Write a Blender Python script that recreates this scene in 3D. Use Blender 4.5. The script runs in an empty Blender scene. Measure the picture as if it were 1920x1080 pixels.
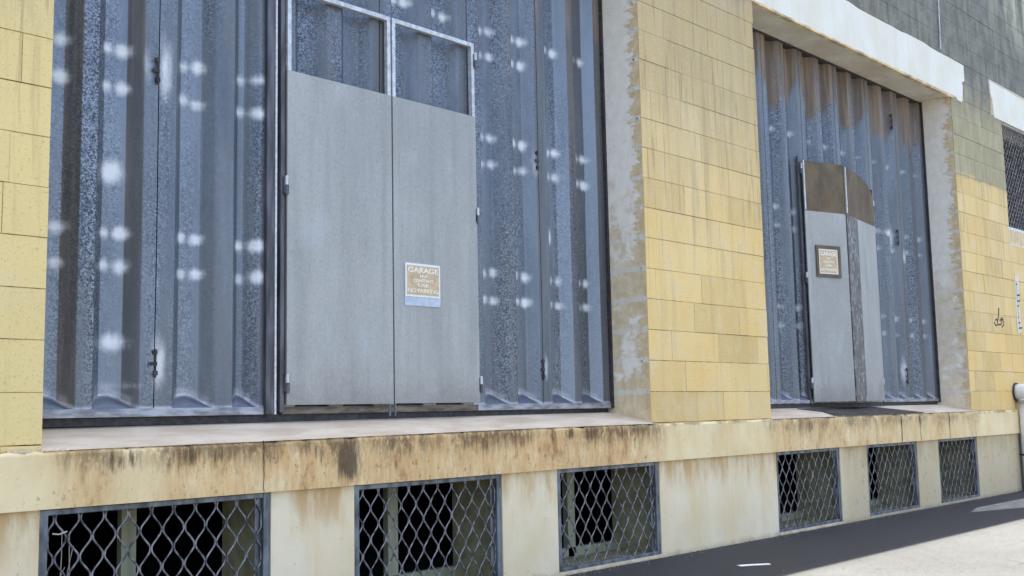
import bpy, bmesh, math, random
import numpy as np
from mathutils import Matrix, Vector
R = math.radians
S = bpy.context.scene
COL = S.collection
rnd = random.Random(7); rr_ = random.Random(17)

# ------------------------------------------------------------------ camera
cam_d = bpy.data.cameras.new('camera')
cam = bpy.data.objects.new('camera', cam_d)
COL.objects.link(cam)
cam_d.sensor_fit = 'HORIZONTAL'
cam_d.sensor_width = 36.0
cam_d.lens = 36.0 * 2050.0 / 1920.0
cam_d.clip_start = 0.05
cam_d.clip_end = 2000
_r = Vector((0.69155358, -0.7220383, -0.0203554))
_d = Vector((0.06726531, 0.09243212, -0.99344435))
_f = Vector((0.71918637, 0.68565078, 0.11248989))
m = Matrix.Identity(4)
for i in range(3):
    m[i][0] = _r[i]; m[i][1] = -_d[i]; m[i][2] = -_f[i]
m[0][3], m[1][3], m[2][3] = -7.1122765, -5.2720906, 0.1108608
cam.matrix_world = m
S.camera = cam

# ------------------------------------------------------------------ light
SUN_EL = R(80.8)
SUN_AZ = R(6)          # from +Y towards +X
w = bpy.data.worlds.new('World'); S.world = w; w.use_nodes = True
nt = w.node_tree
bg = nt.nodes['Background']
sky = nt.nodes.new('ShaderNodeTexSky')
sky.sky_type = 'NISHITA'; sky.sun_disc = False
sky.sun_elevation = SUN_EL; sky.sun_rotation = SUN_AZ
sky.air_density = 0.8; sky.dust_density = 3.0; sky.ozone_density = 0.6
nt.links.new(sky.outputs[0], bg.inputs[0]); bg.inputs[1].default_value = 0.10
sl = bpy.data.lights.new('sun', 'SUN'); sl.energy = 4.6; sl.angle = R(0.5); sl.color = (1, .945, .85)
so = bpy.data.objects.new('sun', sl); COL.objects.link(so)
sd = Vector((math.sin(SUN_AZ) * math.cos(SUN_EL), math.cos(SUN_AZ) * math.cos(SUN_EL), math.sin(SUN_EL)))
so.rotation_euler = sd.to_track_quat('Z', 'Y').to_euler()
so.location = (0, 5, 12)
vs = S.view_settings
vs.view_transform = 'Standard'; vs.look = 'None'; vs.gamma = 1.0; vs.exposure = 2.4

ZG = -1.06            # ground level (z = 0 is the foot of the middle pier)

# ------------------------------------------------------------------ node helper
class NT:
    def __init__(s, name, rough=.8, metal=0.0, spec=.4):
        s.m = bpy.data.materials.new(name); s.m.use_nodes = True
        s.t = s.m.node_tree; s.b = s.t.nodes['Principled BSDF']
        s.b.inputs['Roughness'].default_value = rough
        s.b.inputs['Metallic'].default_value = metal
        s.b.inputs['Specular IOR Level'].default_value = spec
        s._pos = None
    def n(s, t, **k):
        x = s.t.nodes.new(t)
        for a, b in k.items(): setattr(x, a, b)
        return x
    def put(s, sock, v):
        if isinstance(v, bpy.types.NodeSocket): s.t.links.new(v, sock)
        elif isinstance(v, (tuple, list)) and len(v) == 3 and sock.type == 'RGBA': sock.default_value = (*v, 1)
        else: sock.default_value = v
    def pos(s):
        if s._pos is None: s._pos = s.n('ShaderNodeNewGeometry').outputs['Position']
        return s._pos
    def vec(s, sc=(1, 1, 1), off=(0, 0, 0)):
        x = s.n('ShaderNodeMapping'); s.put(x.inputs[0], s.pos())
        x.inputs['Scale'].default_value = sc; x.inputs['Location'].default_value = off
        return x.outputs[0]
    def noise(s, scale, sc=(1, 1, 1), detail=4, rough=.55, off=(0, 0, 0)):
        x = s.n('ShaderNodeTexNoise'); s.put(x.inputs['Vector'], s.vec(sc, off))
        x.inputs['Scale'].default_value = scale; x.inputs['Detail'].default_value = detail
        x.inputs['Roughness'].default_value = rough
        return x.outputs['Fac']
    def voro(s, scale, sc=(1, 1, 1), out='Color', rnd=1.0):
        x = s.n('ShaderNodeTexVoronoi'); s.put(x.inputs['Vector'], s.vec(sc))
        x.inputs['Scale'].default_value = scale; x.inputs['Randomness'].default_value = rnd
        return x.outputs[out]
    def xyz(s):
        x = s.n('ShaderNodeSeparateXYZ'); s.put(x.inputs[0], s.pos()); return x.outputs
    def st(s, v, a, b, lo=0.0, hi=1.0):
        x = s.n('ShaderNodeMapRange', interpolation_type='SMOOTHSTEP')
        s.put(x.inputs[0], v)
        x.inputs[1].default_value = a; x.inputs[2].default_value = b
        x.inputs[3].default_value = lo; x.inputs[4].default_value = hi
        return x.outputs[0]
    def math(s, op, a, b=0.0, c=None):
        x = s.n('ShaderNodeMath', operation=op); s.put(x.inputs[0], a); s.put(x.inputs[1], b)
        if c is not None: s.put(x.inputs[2], c)
        return x.outputs[0]
    def mix(s, f, a, b, mode='MIX'):
        x = s.n('ShaderNodeMix', data_type='RGBA', blend_type=mode)
        s.put(x.inputs[0], f); s.put(x.inputs[6], a); s.put(x.inputs[7], b)
        return x.outputs[2]
    def attr(s, name):
        return s.n('ShaderNodeAttribute', attribute_name=name).outputs['Fac']
    def color(s, c): s.put(s.b.inputs['Base Color'], c)
    def rough(s, c): s.put(s.b.inputs['Roughness'], c)
    def bump(s, h, strength=.3, dist=.01):
        x = s.n('ShaderNodeBump'); s.put(x.inputs['Height'], h)
        x.inputs['Strength'].default_value = strength; x.inputs['Distance'].default_value = dist
        s.put(s.b.inputs['Normal'], x.outputs[0])

def simple(name, c, rough=.7, metal=0.0, var=.15, scale=12, sc=(1, 1, 1)):
    a = NT(name, rough, metal)
    n = a.noise(scale, sc, 5)
    a.color(a.mix(a.st(n, .3, .7), tuple(x * (1 - var) for x in c), tuple(min(1, x * (1 + var)) for x in c)))
    return a.m

def mat_block():
    a = NT('painted_block', .88, 0, .25)
    X, Y, Z = a.xyz()
    bt = a.attr('bt')
    big = a.noise(.9, detail=5, rough=.6)
    mid = a.noise(5, (1, 1, .6), 5, .6, (3, 0, 1))
    fine = a.noise(60, detail=3, rough=.7)
    vert = a.noise(9, (1, 1, .07), 4, .6)
    lo = a.mix(a.st(big, .35, .65), (.84, .60, .25), (.88, .67, .33))
    lo = a.mix(a.math('MULTIPLY', a.st(X, -4.6, -.5), a.st(Z, 2.2, .8)), lo, a.mix(a.st(big, .35, .65), (.87, .585, .215), (.90, .66, .29)))
    c = a.mix(a.math('MULTIPLY', bt, .55), lo, (.60, .42, .18))
    c = a.mix(a.st(mid, .50, .68, 0, .5), c, (.80, .64, .37))
    # left pier is a slightly greener, fresher yellow
    c = a.mix(a.st(X, -4.6, -4.9, 0, .75), c, (.86, .67, .29))
    # weathering towards the top: mould greys the paint, streaked down
    zz = a.math('ADD', Z, a.math('MULTIPLY', a.math('SUBTRACT', vert, .5), 1.6))
    zz = a.math('ADD', zz, a.math('MULTIPLY', a.math('SUBTRACT', big, .5), 1.4))
    far = a.st(X, 4.0, 6.6)
    w1 = a.math('MULTIPLY', a.st(zz, 1.3, 3.7, 0, .62), a.math('SUBTRACT', 1.0, far))
    c = a.mix(w1, c, (.40, .335, .21))
    # right-hand wall: paint stops near z=3, above it bare mouldy block
    zq = a.math('ADD', Z, a.math('MULTIPLY', a.math('SUBTRACT', mid, .5), .12))
    zq = a.math('ADD', zq, a.math('MULTIPLY', bt, .05))
    w2 = a.math('MULTIPLY', a.st(zq, 2.96, 3.06), far)
    ol = a.mix(a.st(mid, .35, .7), (.38, .34, .205), (.49, .45, .29))
    ol = a.mix(a.math('MULTIPLY', bt, .6), ol, (.33, .31, .20))
    c = a.mix(a.math('MULTIPLY', w2, .93), c, ol)
    zd = a.math('ADD', Z, a.math('MULTIPLY', a.math('SUBTRACT', vert, .5), 1.0))
    zd = a.math('ADD', zd, a.math('MULTIPLY', a.math('SUBTRACT', big, .5), 1.2))
    dk = a.mix(a.st(mid, .35, .68), (.16, .165, .14), (.25, .255, .22))
    dk = a.mix(a.st(vert, .52, .68, 0, .5), dk, (.31, .31, .25))
    pale = a.math('MULTIPLY', a.st(X, 7.4, 9.4), a.st(Z, 4.9, 5.7))
    dk = a.mix(a.math('MULTIPLY', pale, a.st(a.noise(4, (1, 1, .3)), .42, .62)), dk, (.50, .49, .36))
    c = a.mix(a.st(zd, 3.75, 4.45), c, dk)
    c = a.mix(a.math('MULTIPLY', a.st(a.noise(1.7, (1, 1, .8), 6, .7, (2, 7, 3)), .50, .68, 0, .4), a.st(Z, 3.2, 2.4)), c, (.80, .64, .36))
    # dirt pits + fine streaks
    c = a.mix(a.st(fine, .56, .70, 0, .38), c, (.25, .18, .08))
    c = a.mix(a.st(a.noise(33, (1, 1, .9), 3, .7, (1, 5, 2)), .58, .70, 0, .5), c, (.82, .66, .38))
    c = a.mix(a.math('MULTIPLY', a.st(vert, .52, .68, 0, .32), a.st(Z, .3, 2.0, .35, 1)), c, (.36, .29, .17))
    c = a.mix(a.math('MULTIPLY', a.st(a.noise(24, (1, 1, .05), 4, .65, (8, 0, 0)), .55, .66, 0, .38), a.st(Z, .6, 2.2)), c, (.22, .17, .10))
    a.color(c)
    a.bump(a.math('ADD', fine, a.math('MULTIPLY', mid, 1.2)), .35, .006)
    return a.m
def mat_joint():
    a = NT('block_joint', .9)
    n = a.noise(2.6, (1, 1, 3), 4, .6)
    Z = a.xyz()[2]
    c = a.mix(a.st(n, .44, .54), (.10, .075, .035), (.60, .43, .18))
    c = a.mix(a.st(Z, 3.1, 4.2), c, (.30, .30, .23))
    a.color(c); return a.m
def mat_reveal():
    a = NT('rendered_reveal', .9, 0, .25)
    X, Y, Z = a.xyz()
    n = a.noise(3.2, (1, 1.6, 1.2), 6, .65)
    n2 = a.noise(14, (1, 1, .8), 5, .6)
    ny = a.noise(6, (1, 1, 2.4), 6, .75, (0, 0, 4))
    tan = a.mix(a.st(n2, .3, .7), (.62, .475, .26), (.78, .62, .39))
    gr = a.mix(a.st(n2, .3, .7), (.86, .79, .655), (.93, .885, .78))
    # exposed block: near the outer corner, more of it low down
    yy = a.math('ADD', Y, a.math('MULTIPLY', a.math('SUBTRACT', ny, .5), .55))
    e = a.st(yy, .12, .07)
    lowz = a.math('ADD', Z, a.math('MULTIPLY', a.math('SUBTRACT', n, .5), 3.2))
    lowf = a.math('MULTIPLY', a.st(lowz, 1.9, 1.3), a.st(a.noise(2.6, (1, 1, 1.2), 5, .6), .38, .46))
    lowf = a.math('MULTIPLY', lowf, a.st(X, 5.5, 4.5, .55, .85))
    e = a.math('MAXIMUM', e, lowf)
    # mortar joints show as pale smears
    fr = a.math('FRACT', a.math('MULTIPLY', Z, 4.0))
    fr = a.math('ABSOLUTE', a.math('SUBTRACT', fr, .5))
    jz = a.math('MULTIPLY', a.st(a.math('ADD', fr, a.math('MULTIPLY', a.math('SUBTRACT', n2, .5), .16)), .39, .44), .9)
    c = a.mix(e, gr, tan)
    c = a.mix(a.math('MULTIPLY', jz, a.math('MAXIMUM', e, .15)), c, (.74, .70, .61))
    c = a.mix(a.st(a.noise(50, detail=5, rough=.8), .56, .68, 0, .45), c, (.33, .28, .2))
    a.color(c)
    a.bump(a.math('ADD', n2, a.math('MULTIPLY', e, -.6)), .5, .01)
    return a.m
def mat_render(name, c1, c2, speck=.5):
    a = NT(name, .88, 0, .25)
    X, Y, Z = a.xyz()
    n = a.noise(2.2, (1, 1, .7), 6, .6); f = a.noise(30, (1, 1, .8), 5, .75)
    v = a.noise(10, (1, 1, .06), 4, .6)
    c = a.mix(a.st(n, .35, .65), c1, c2)
    c = a.mix(a.st(v, .5, .75, 0, .3), c, tuple(x * y for x, y in zip(c1, (1.0, .82, .6))))
    c = a.mix(a.st(f, .62, .70, 0, speck), c, (.22, .15, .08))
    c = a.mix(a.st(f, .40, .30, 0, .35), c, (.90, .84, .70))
    a.color(c); a.bump(a.math('ADD', f, n), .35, .006)
    return a, c
def mat_plinth():
    a, c = mat_render('plinth_render', (.86, .685, .41), (.93, .79, .54), .8)
    X, Y, Z = a.xyz()
    v = a.noise(6, (1, 1, .25), 5, .65, (5, 0, 0))
    # rust-orange water marks below the ledge
    t = a.math('MULTIPLY', a.st(a.math('ADD', Z, a.math('MULTIPLY', v, .35)), -.45, -.12), a.st(v, .38, .62))
    c = a.mix(a.math('MULTIPLY', t, .8), c, (.60, .36, .13))
    rt = a.st(X, 2.6, 3.6)
    c = a.mix(a.math('MULTIPLY', rt, .62), c, (.50, .40, .23))
    b = a.noise(11, detail=5, rough=.7)
    c = a.mix(a.math('MULTIPLY', a.st(b, .56, .66), a.math('MULTIPLY', rt, .45)), c, (.30, .20, .10))
    # damp dirty foot
    ft = a.st(a.math('ADD', Z, a.math('MULTIPLY', b, .14)), -.93, -1.03)
    c = a.mix(a.math('MULTIPLY', ft, .7), c, (.26, .20, .13))
    a.color(c); return a.m
def mat_ledge():
    a, c = mat_render('ledge_render', (.86, .65, .33), (.93, .77, .45), .6)
    org = a.attr('org'); blk = a.attr('blk')
    v = a.noise(7, (1, 1, .45), 6, .68, (2, 0, 0)); s = a.noise(48, (1, 1, .13), 5, .7)
    o = a.math('MULTIPLY', org, a.st(v, .25, .52))
    oc = a.mix(a.st(s, .35, .65), (.64, .34, .12), (.76, .50, .23))
    c = a.mix(a.math('MULTIPLY', o, .88), c, oc)
    c = a.mix(a.math('MULTIPLY', a.st(v, .54, .68), a.math('MULTIPLY', org, .8)), c, (.40, .20, .08))
    h = a.noise(26, (1, 1, .5), 5, .75, (0, 3, 0))
    c = a.mix(a.math('MULTIPLY', a.st(h, .58, .66), a.math('MULTIPLY', org, .7)), c, (.17, .10, .05))
    s2 = a.math('ADD', a.math('MULTIPLY', s, .9), a.math('MULTIPLY', v, .5))
    k = a.st(a.math('ADD', blk, a.math('MULTIPLY', a.math('SUBTRACT', s2, .7), 3.0)), .30, 1.15)
    k = a.math('MULTIPLY', k, a.st(blk, .05, .3))
    c = a.mix(a.math('MULTIPLY', k, .88), c, (.085, .062, .038))
    X, Y, Z = a.xyz()
    dr = a.noise(30, (1, 1, .10), 6, .75, (7, 1, 0)); dm = a.noise(2.2, (1, 1, .3), 5, .7, (1, 9, 0))
    tz = a.math('ADD', Z, a.math('MULTIPLY', a.math('SUBTRACT', dr, .5), .38))
    gr = a.math('MULTIPLY', a.st(tz, -.20, -.03), a.math('MULTIPLY', a.st(dm, .36, .54), a.math('MULTIPLY', org, 1.0)))
    c = a.mix(a.math('MULTIPLY', gr, a.st(h, .34, .52)), c, (.15, .095, .045))
    bl = a.noise(16, (1, 1, .7), 6, .8, (2, 2, 2))
    c = a.mix(a.math('MULTIPLY', a.st(bl, .57, .66), a.math('MULTIPLY', org, .55)), c, (.34, .19, .09))
    e = a.math('MULTIPLY', a.st(a.math('ADD', Z, a.math('MULTIPLY', s, .05)), -.012, .012), a.st(a.noise(3), .45, .6))
    c = a.mix(a.math('MULTIPLY', e, .6), c, (.09, .07, .05))
    a.color(c); return a.m
def mat_slab():
    a = NT('concrete_slab', .9, 0, .25)
    n = a.noise(2, (1, 2, 1), 6, .6); f = a.noise(45, detail=3, rough=.7)
    c = a.mix(a.st(n, .35, .65), (.62, .50, .35), (.78, .67, .50))
    c = a.mix(a.st(f, .6, .75, 0, .4), c, (.2, .16, .1))
    a.color(c); a.bump(f, .4, .004); return a.m
def mat_beam(name, c1, c2):
    a, c = mat_render(name, c1, c2, .12)
    return a.m
def mat_galv():
    a = NT('galvanised_sheet', .42, .55, .5)
    X, Y, Z = a.xyz()
    sp = a.voro(125, (1, 1, 1)); sep = a.n('ShaderNodeSeparateColor'); a.put(sep.inputs[0], sp); spv = sep.outputs[0]
    n = a.noise(1.7, (2, 1, .5), 6, .65); v = a.noise(13, (1, 1, .05), 5, .65)
    grain = a.noise(150, (1, 1, .8), 2, .7)
    c = a.mix(a.st(n, .35, .65), (.125, .145, .17), (.205, .23, .255))
    c = a.mix(a.st(v, .38, .66), c, (.17, .178, .185))
    # speckled bloom of the zinc, in vertical patches
    pat = a.st(a.noise(2.6, (2.0, 1, .14), 4, .55, (9, 0, 0)), .40, .68)
    dark = a.math('MULTIPLY', a.st(spv, .60, .74), a.math('ADD', .05, a.math('MULTIPLY', pat, .95)))
    c = a.mix(a.math('MULTIPLY', dark, .8), c, (.035, .042, .060))
    lite = a.math('MULTIPLY', a.st(spv, .3, .12), a.math('ADD', .10, a.math('MULTIPLY', pat, .90)))
    c = a.mix(a.math('MULTIPLY', lite, .48), c, (.40, .45, .53))
    sheen_ = a.attr('band_sheen'); c = a.mix(a.math('MULTIPLY', sheen_, a.st(n, .2, .6, .55, .9)), c, (.31, .35, .40))  # bright reflections on the folds painted as a paler tone
    c = a.mix(a.math('MULTIPLY', a.attr('dsh'), .85), c, (.12, .145, .18))  # bluish sky reflection painted into the sloped groove ends
    # brown streaks, rust-brown near the top
    br = a.attr('brown')
    c = a.mix(a.math('MULTIPLY', br, .9), c, a.mix(a.st(Z, 3.1, 3.35), a.mix(a.st(v, .4, .62), (.07, .066, .058), (.17, .14, .11)), a.mix(a.st(v, .4, .62), (.15, .105, .065), (.33, .225, .145))))
    r0 = br
    sc = a.noise(22, (1, 1, .4), 5, .7)
    spot = a.attr('spot')
    s = a.st(a.math('ADD', spot, a.math('MULTIPLY', a.math('SUBTRACT', sc, .5), .75)), .12, .95)
    s = a.math('MULTIPLY', s, a.st(spot, .03, .2))
    c = a.mix(a.math('MULTIPLY', s, .85), c, (.90, .91, .90))
    rim = a.attr('rim')
    c = a.mix(a.math('MULTIPLY', rim, a.st(sc, .3, .6, .2, .75)), c, (.62, .60, .60))
    a.color(c)
    r = a.math('ADD', .36, a.math('MULTIPLY', spv, .16))
    r = a.math('ADD', r, a.math('MULTIPLY', s, .4))
    r = a.math('ADD', r, a.math('MULTIPLY', br, .25))
    a.rough(r)
    mt = a.math('MULTIPLY', a.math('SUBTRACT', .6, a.math('MULTIPLY', s, .6)), a.math('SUBTRACT', 1.0, br))
    a.put(a.b.inputs['Metallic'], mt)
    a.bump(a.math('ADD', grain, a.math('MULTIPLY', spv, .5)), .22, .002)
    return a.m
def mat_leaf():
    a = NT('grey_sheet', .55, .25, .4)
    n = a.noise(1.6, (1, 1, .5), 6, .6); v = a.noise(12, (1, 1, .04), 4, .6); f = a.noise(60, (1, 1, .7), 4, .8); b0 = a.noise(5, (1, 1, .6), 6, .7)
    c = a.mix(a.st(n, .35, .65), (.38, .37, .34), (.46, .45, .41))
    c = a.mix(a.st(v, .45, .72, 0, .5), c, (.29, .295, .28))
    c = a.mix(a.st(a.noise(34, (1, 1, .8), 5, .75), .56, .68, 0, .35), c, (.24, .24, .22))
    X, Y, Z = a.xyz()
    gm = a.math('ADD', Z, a.math('MULTIPLY', a.math('SUBTRACT', b0, .5), .5))
    c = a.mix(a.st(gm, .42, .16, 0, .5), c, (.22, .20, .17))
    b = a.noise(5, (1, 1, .5), 3, .5, (7, 0, 2))
    c = a.mix(a.st(b, .56, .78, 0, .5), c, (.49, .52, .51))
    c = a.mix(a.st(f, .5, .66, 0, .35), c, (.26, .26, .24))
    c = a.mix(a.st(f, .46, .34, 0, .35), c, (.55, .55, .53))
    a.color(c); a.bump(a.math('ADD', n, a.math('MULTIPLY', f, .2)), .2, .006)
    return a.m
def mat_mottled():
    a = NT('mottled_metal', .5, .4, .4)
    sp = a.voro(40, (1, 1, .6)); sep = a.n('ShaderNodeSeparateColor'); a.put(sep.inputs[0], sp)
    n = a.noise(9, (1, 1, .5), 6, .75)
    c = a.mix(a.st(n, .38, .62), (.09, .078, .07), (.19, .175, .16))
    c = a.mix(a.math('MULTIPLY', a.st(sep.outputs[0], .82, .9), .5), c, (.45, .45, .45))
    a.color(c); return a.m
def mat_rust():
    a = NT('rusty_sheet', .85, .1, .3)
    n = a.noise(3, (1, 1, .6), 6, .7); v = a.noise(20, (1, 1, .2), 5, .7)
    c = a.mix(a.st(n, .35, .65), (.12, .10, .07), (.22, .165, .105))
    c = a.mix(a.st(v, .5, .7, 0, .6), c, (.23, .125, .065))
    a.color(c); a.bump(v, .3, .004); return a.m
def mat_asphalt():
    a = NT('asphalt', .9, 0, .3)
    f = a.noise(120, detail=3, rough=.8); g = a.noise(26, detail=5, rough=.7); n = a.noise(.8, detail=6, rough=.6)
    vo = a.voro(75, out='Distance')
    X, Y, Z = a.xyz()
    c = a.mix(a.st(n, .35, .65), (.047, .0495, .0505), (.066, .0695, .0705))
    c = a.mix(a.st(f, .42, .62, 0, .7), c, (.115, .115, .108))
    ck = a.voro(1.1, out='Distance')
    cn = a.noise(1.3, detail=7, rough=.75, off=(3, 3, 0)); ckl = a.st(a.math('ABSOLUTE', a.math('SUBTRACT', cn, .5)), .006, .0, 0, .55)
    c = a.mix(ckl, c, (.02, .02, .02))
    c = a.mix(a.st(g, .46, .34, 0, .6), c, (.040, .039, .036))
    c = a.mix(a.st(a.noise(9, detail=4, rough=.7, off=(4, 4, 0)), .38, .31, 0, .7), c, (.028, .028, .026))
    # building's shadow deepened in the asphalt colour along the wall
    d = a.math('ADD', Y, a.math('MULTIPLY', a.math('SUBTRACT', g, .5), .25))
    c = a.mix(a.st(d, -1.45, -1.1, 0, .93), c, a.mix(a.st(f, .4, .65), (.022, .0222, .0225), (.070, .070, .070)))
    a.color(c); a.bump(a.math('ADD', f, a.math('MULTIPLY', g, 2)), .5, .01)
    return a.m

M = dict(
    block=mat_block(), joint=mat_joint(), reveal=mat_reveal(), plinth=mat_plinth(), ledge=mat_ledge(),
    slab=mat_slab(), beam=mat_beam('white_painted_concrete', (.80, .76, .62), (.86, .84, .74)),
    edge=simple('flaking_edge', (.66, .50, .28), .9, 0, .4, 5, (1, 1, 2)),
    soffit=mat_beam('bare_concrete_soffit', (.60, .55, .44), (.74, .70, .60)),
    galv=mat_galv(), leaf=mat_leaf(), mott=mat_mottled(), rust=mat_rust(), asphalt=mat_asphalt(),
    dark=simple('dark_steel', (.055, .05, .052), .55, .3, .4, 25),
    post=simple('weathered_post', (.12, .115, .125), .5, .5, .45, 20, (1, 1, .15)),
    steel=simple('grey_steel', (.17, .18, .20), .45, .6, .35, 30, (1, 1, .4)),
    rail=simple('rail_steel', (.33, .33, .35), .5, .5, .4, 16, (.5, 1, 2)),
    bright=simple('bright_bar', (.60, .60, .59), .4, .3, .2, 30),
    grille=simple('grille_steel', (.21, .20, .195), .5, .4, .7, 30),
    gframe=simple('grille_frame_steel', (.17, .185, .20), .45, .6, .5, 14, (1, 1, .4)),
    khaki=simple('khaki_plaster', (.36, .32, .18), .9, 0, .25, 8),
    timber=simple('khaki_timber', (.42, .41, .27), .8, 0, .2, 20, (1, 1, .1)),
    inner=simple('interior_plaster', (.05, .05, .045), .95, 0, .2, 4),
    roof=simple('roof_concrete', (.4, .4, .38), .9, 0, .2, 4),
    gritm=simple('grit', (.16, .14, .11), .9, 0, .5, 40),
    thresh=simple('threshold_rust', (.20, .165, .13), .8, .1, .5, 12, (.5, 1, 2)),
    pvcg=simple('pipe_collar', (.33, .32, .30), .6, 0, .2, 10),
    pvc=simple('white_pipe', (.72, .72, .70), .4, 0, .08, 10),
    plate=simple('dark_plate', (.075, .065, .055), .7, .3, .45, 14),
    signw=simple('sign_white', (.86, .84, .78), .5, 0, .05, 30),
    signt=simple('sign_tan', (.62, .46, .27), .6, 0, .15, 40),
    signb=simple('sign_blank', (.52, .57, .63), .5, .2, .1, 30),
    letter=simple('sign_letter', (.92, .90, .80), .6, 0, .05, 30),
    letterd=simple('sign_letter_red', (.95, .86, .70), .6, 0, .1, 30),
    paper=simple('paper', (.85, .85, .83), .8, 0, .05, 30),
    straw=simple('straw', (.55, .5, .38), .8, 0, .2, 30),
    ink=simple('spray_paint', (.05, .05, .04), .8, 0, .2, 30),
    pad=simple('whitewash_patch', (.72, .68, .55), .85, 0, .15, 30),
    sunpatch=simple('painted_sunlight', (.22, .225, .20), .9, 0, .25, 12),  # pale tone standing in for sunlight on the ground
)

# ------------------------------------------------------------------ object helpers
def empty(name, loc, label, cat, group=None):
    o = bpy.data.objects.new(name, None); COL.objects.link(o); o.location = loc
    o.empty_display_size = .2
    o['label'] = label; o['category'] = cat
    if group: o['group'] = group
    return o
def wloc(o):
    v = Vector((0, 0, 0))
    while o: v += o.location; o = o.parent
    return v
def link(name, me, mat, parent=None, label=None):
    """mesh given in world coordinates; its parents carry location only"""
    o = bpy.data.objects.new(name, me); COL.objects.link(o)
    if mat is not None:
        for mm in (mat if isinstance(mat, (list, tuple)) else [mat]): me.materials.append(mm)
    if parent:
        o.parent = parent; l = wloc(parent)
        me.transform(Matrix.Translation(-l))
    if label: o['label'] = label
    return o
class MB:
    def __init__(s): s.v = []; s.f = []; s.mi = []
    def add(s, vs, fs, mi=0):
        k = len(s.v); s.v += [tuple(v) for v in vs]
        for f in fs: s.f.append(tuple(i + k for i in f)); s.mi.append(mi)
    def box(s, x0, y0, z0, x1, y1, z1, mi=0):
        s.add([(x0, y0, z0), (x1, y0, z0), (x1, y1, z0), (x0, y1, z0), (x0, y0, z1), (x1, y0, z1), (x1, y1, z1), (x0, y1, z1)],
              [(0, 3, 2, 1), (4, 5, 6, 7), (0, 1, 5, 4), (1, 2, 6, 5), (2, 3, 7, 6), (3, 0, 4, 7)], mi)
    def prism(s, poly, axis, a, b, mi=0):
        """poly in the plane normal to axis, extruded a..b"""
        n = len(poly)
        def P(p, t): return {'x': (t, p[0], p[1]), 'y': (p[0], t, p[1]), 'z': (p[0], p[1], t)}[axis]
        s.add([P(p, a) for p in poly] + [P(p, b) for p in poly],
              [tuple(range(n)), tuple(range(2 * n - 1, n - 1, -1))] + [(i, i + n, (i + 1) % n + n, (i + 1) % n) for i in range(n)], mi)
    def tube(s, pts, r, n=6, mi=0, flat=1.0):
        pts = [Vector(p) for p in pts]; k = len(s.v); up = None
        for i, p in enumerate(pts):
            t = (pts[min(i + 1, len(pts) - 1)] - pts[max(i - 1, 0)]).normalized()
            if up is None: up = Vector((0, 1, 0)) if abs(t.y) < .9 else Vector((1, 0, 0))
            u = t.cross(up).normalized(); up = u.cross(t).normalized()
            rr = r[i] if isinstance(r, (list, tuple)) else r
            for j in range(n):
                an = 2 * math.pi * (j + .5) / n
                s.v.append(tuple(p + u * math.cos(an) * rr + up * math.sin(an) * rr * flat))
        for i in range(len(pts) - 1):
            for j in range(n):
                s.f.append((k + i * n + j, k + i * n + (j + 1) % n, k + (i + 1) * n + (j + 1) % n, k + (i + 1) * n + j)); s.mi.append(mi)
        s.f.append(tuple(k + j for j in range(n))[::-1]); s.mi.append(mi)
        e = k + (len(pts) - 1) * n
        s.f.append(tuple(e + j for j in range(n))); s.mi.append(mi)
    def mesh(s, name, smooth=False, recalc=True, bevel=0):
        me = bpy.data.meshes.new(name); me.from_pydata(s.v, [], s.f); me.update()
        me.polygons.foreach_set('material_index', s.mi)
        if recalc or bevel:
            bm = bmesh.new(); bm.from_mesh(me)
            bmesh.ops.recalc_face_normals(bm, faces=bm.faces)
            if bevel:
                bmesh.ops.bevel(bm, geom=[e for e in bm.edges if len(e.link_faces) == 2 and e.calc_face_angle(0) > .5], offset=bevel, segments=2, affect='EDGES', profile=.6)
            bm.to_mesh(me); bm.free()
        if smooth: me.shade_smooth()
        return me
    def build(s, name, mat, parent=None, label=None, smooth=False, bevel=0):
        return link(name, s.mesh(name, smooth, True, bevel), mat, parent, label)

def grid_face(name, xs, zs, yfun, mat, parent, attrs, label=None, smooth=True):
    """single-sided relief sheet facing -Y with float attributes"""
    xs = np.asarray(xs); zs = np.asarray(zs)
    Xg, Zg = np.meshgrid(xs, zs)
    Yg = yfun(Xg, Zg)
    nx, nz = len(xs), len(zs)
    co = np.stack([Xg, Yg, Zg], -1).reshape(-1, 3)
    idx = np.arange(nx * nz).reshape(nz, nx)
    fa = np.stack([idx[:-1, :-1], idx[:-1, 1:], idx[1:, 1:], idx[1:, :-1]], -1).reshape(-1, 4)
    me = bpy.data.meshes.new(name)
    me.from_pydata(co.tolist(), [], fa.tolist()); me.update()
    for k, fn in attrs.items():
        at = me.attributes.new(k, 'FLOAT', 'POINT')
        at.data.foreach_set('value', fn(Xg, Zg).astype(np.float32).ravel())
    if smooth: me.shade_smooth()
    return link(name, me, mat, parent, label)

# ------------------------------------------------------------------ ground
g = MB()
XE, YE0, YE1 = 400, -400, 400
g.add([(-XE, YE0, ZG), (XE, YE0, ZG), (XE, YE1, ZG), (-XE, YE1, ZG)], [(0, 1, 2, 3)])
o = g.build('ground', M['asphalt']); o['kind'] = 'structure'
o['label'] = 'grey asphalt yard in front of the warehouse, dark in the shade along the wall'; o['category'] = 'ground'
# pale sheet painted as the sunlit wedge inside the wall's shadow
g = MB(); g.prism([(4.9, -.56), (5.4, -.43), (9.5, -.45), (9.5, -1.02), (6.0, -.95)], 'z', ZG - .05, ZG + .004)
o = g.build('sunlit_patch', M['sunpatch']); o['kind'] = 'structure'
o['label'] = 'pale patch painted as a wedge of sunlight on the shaded yard'; o['category'] = 'sunlight patch'

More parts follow.
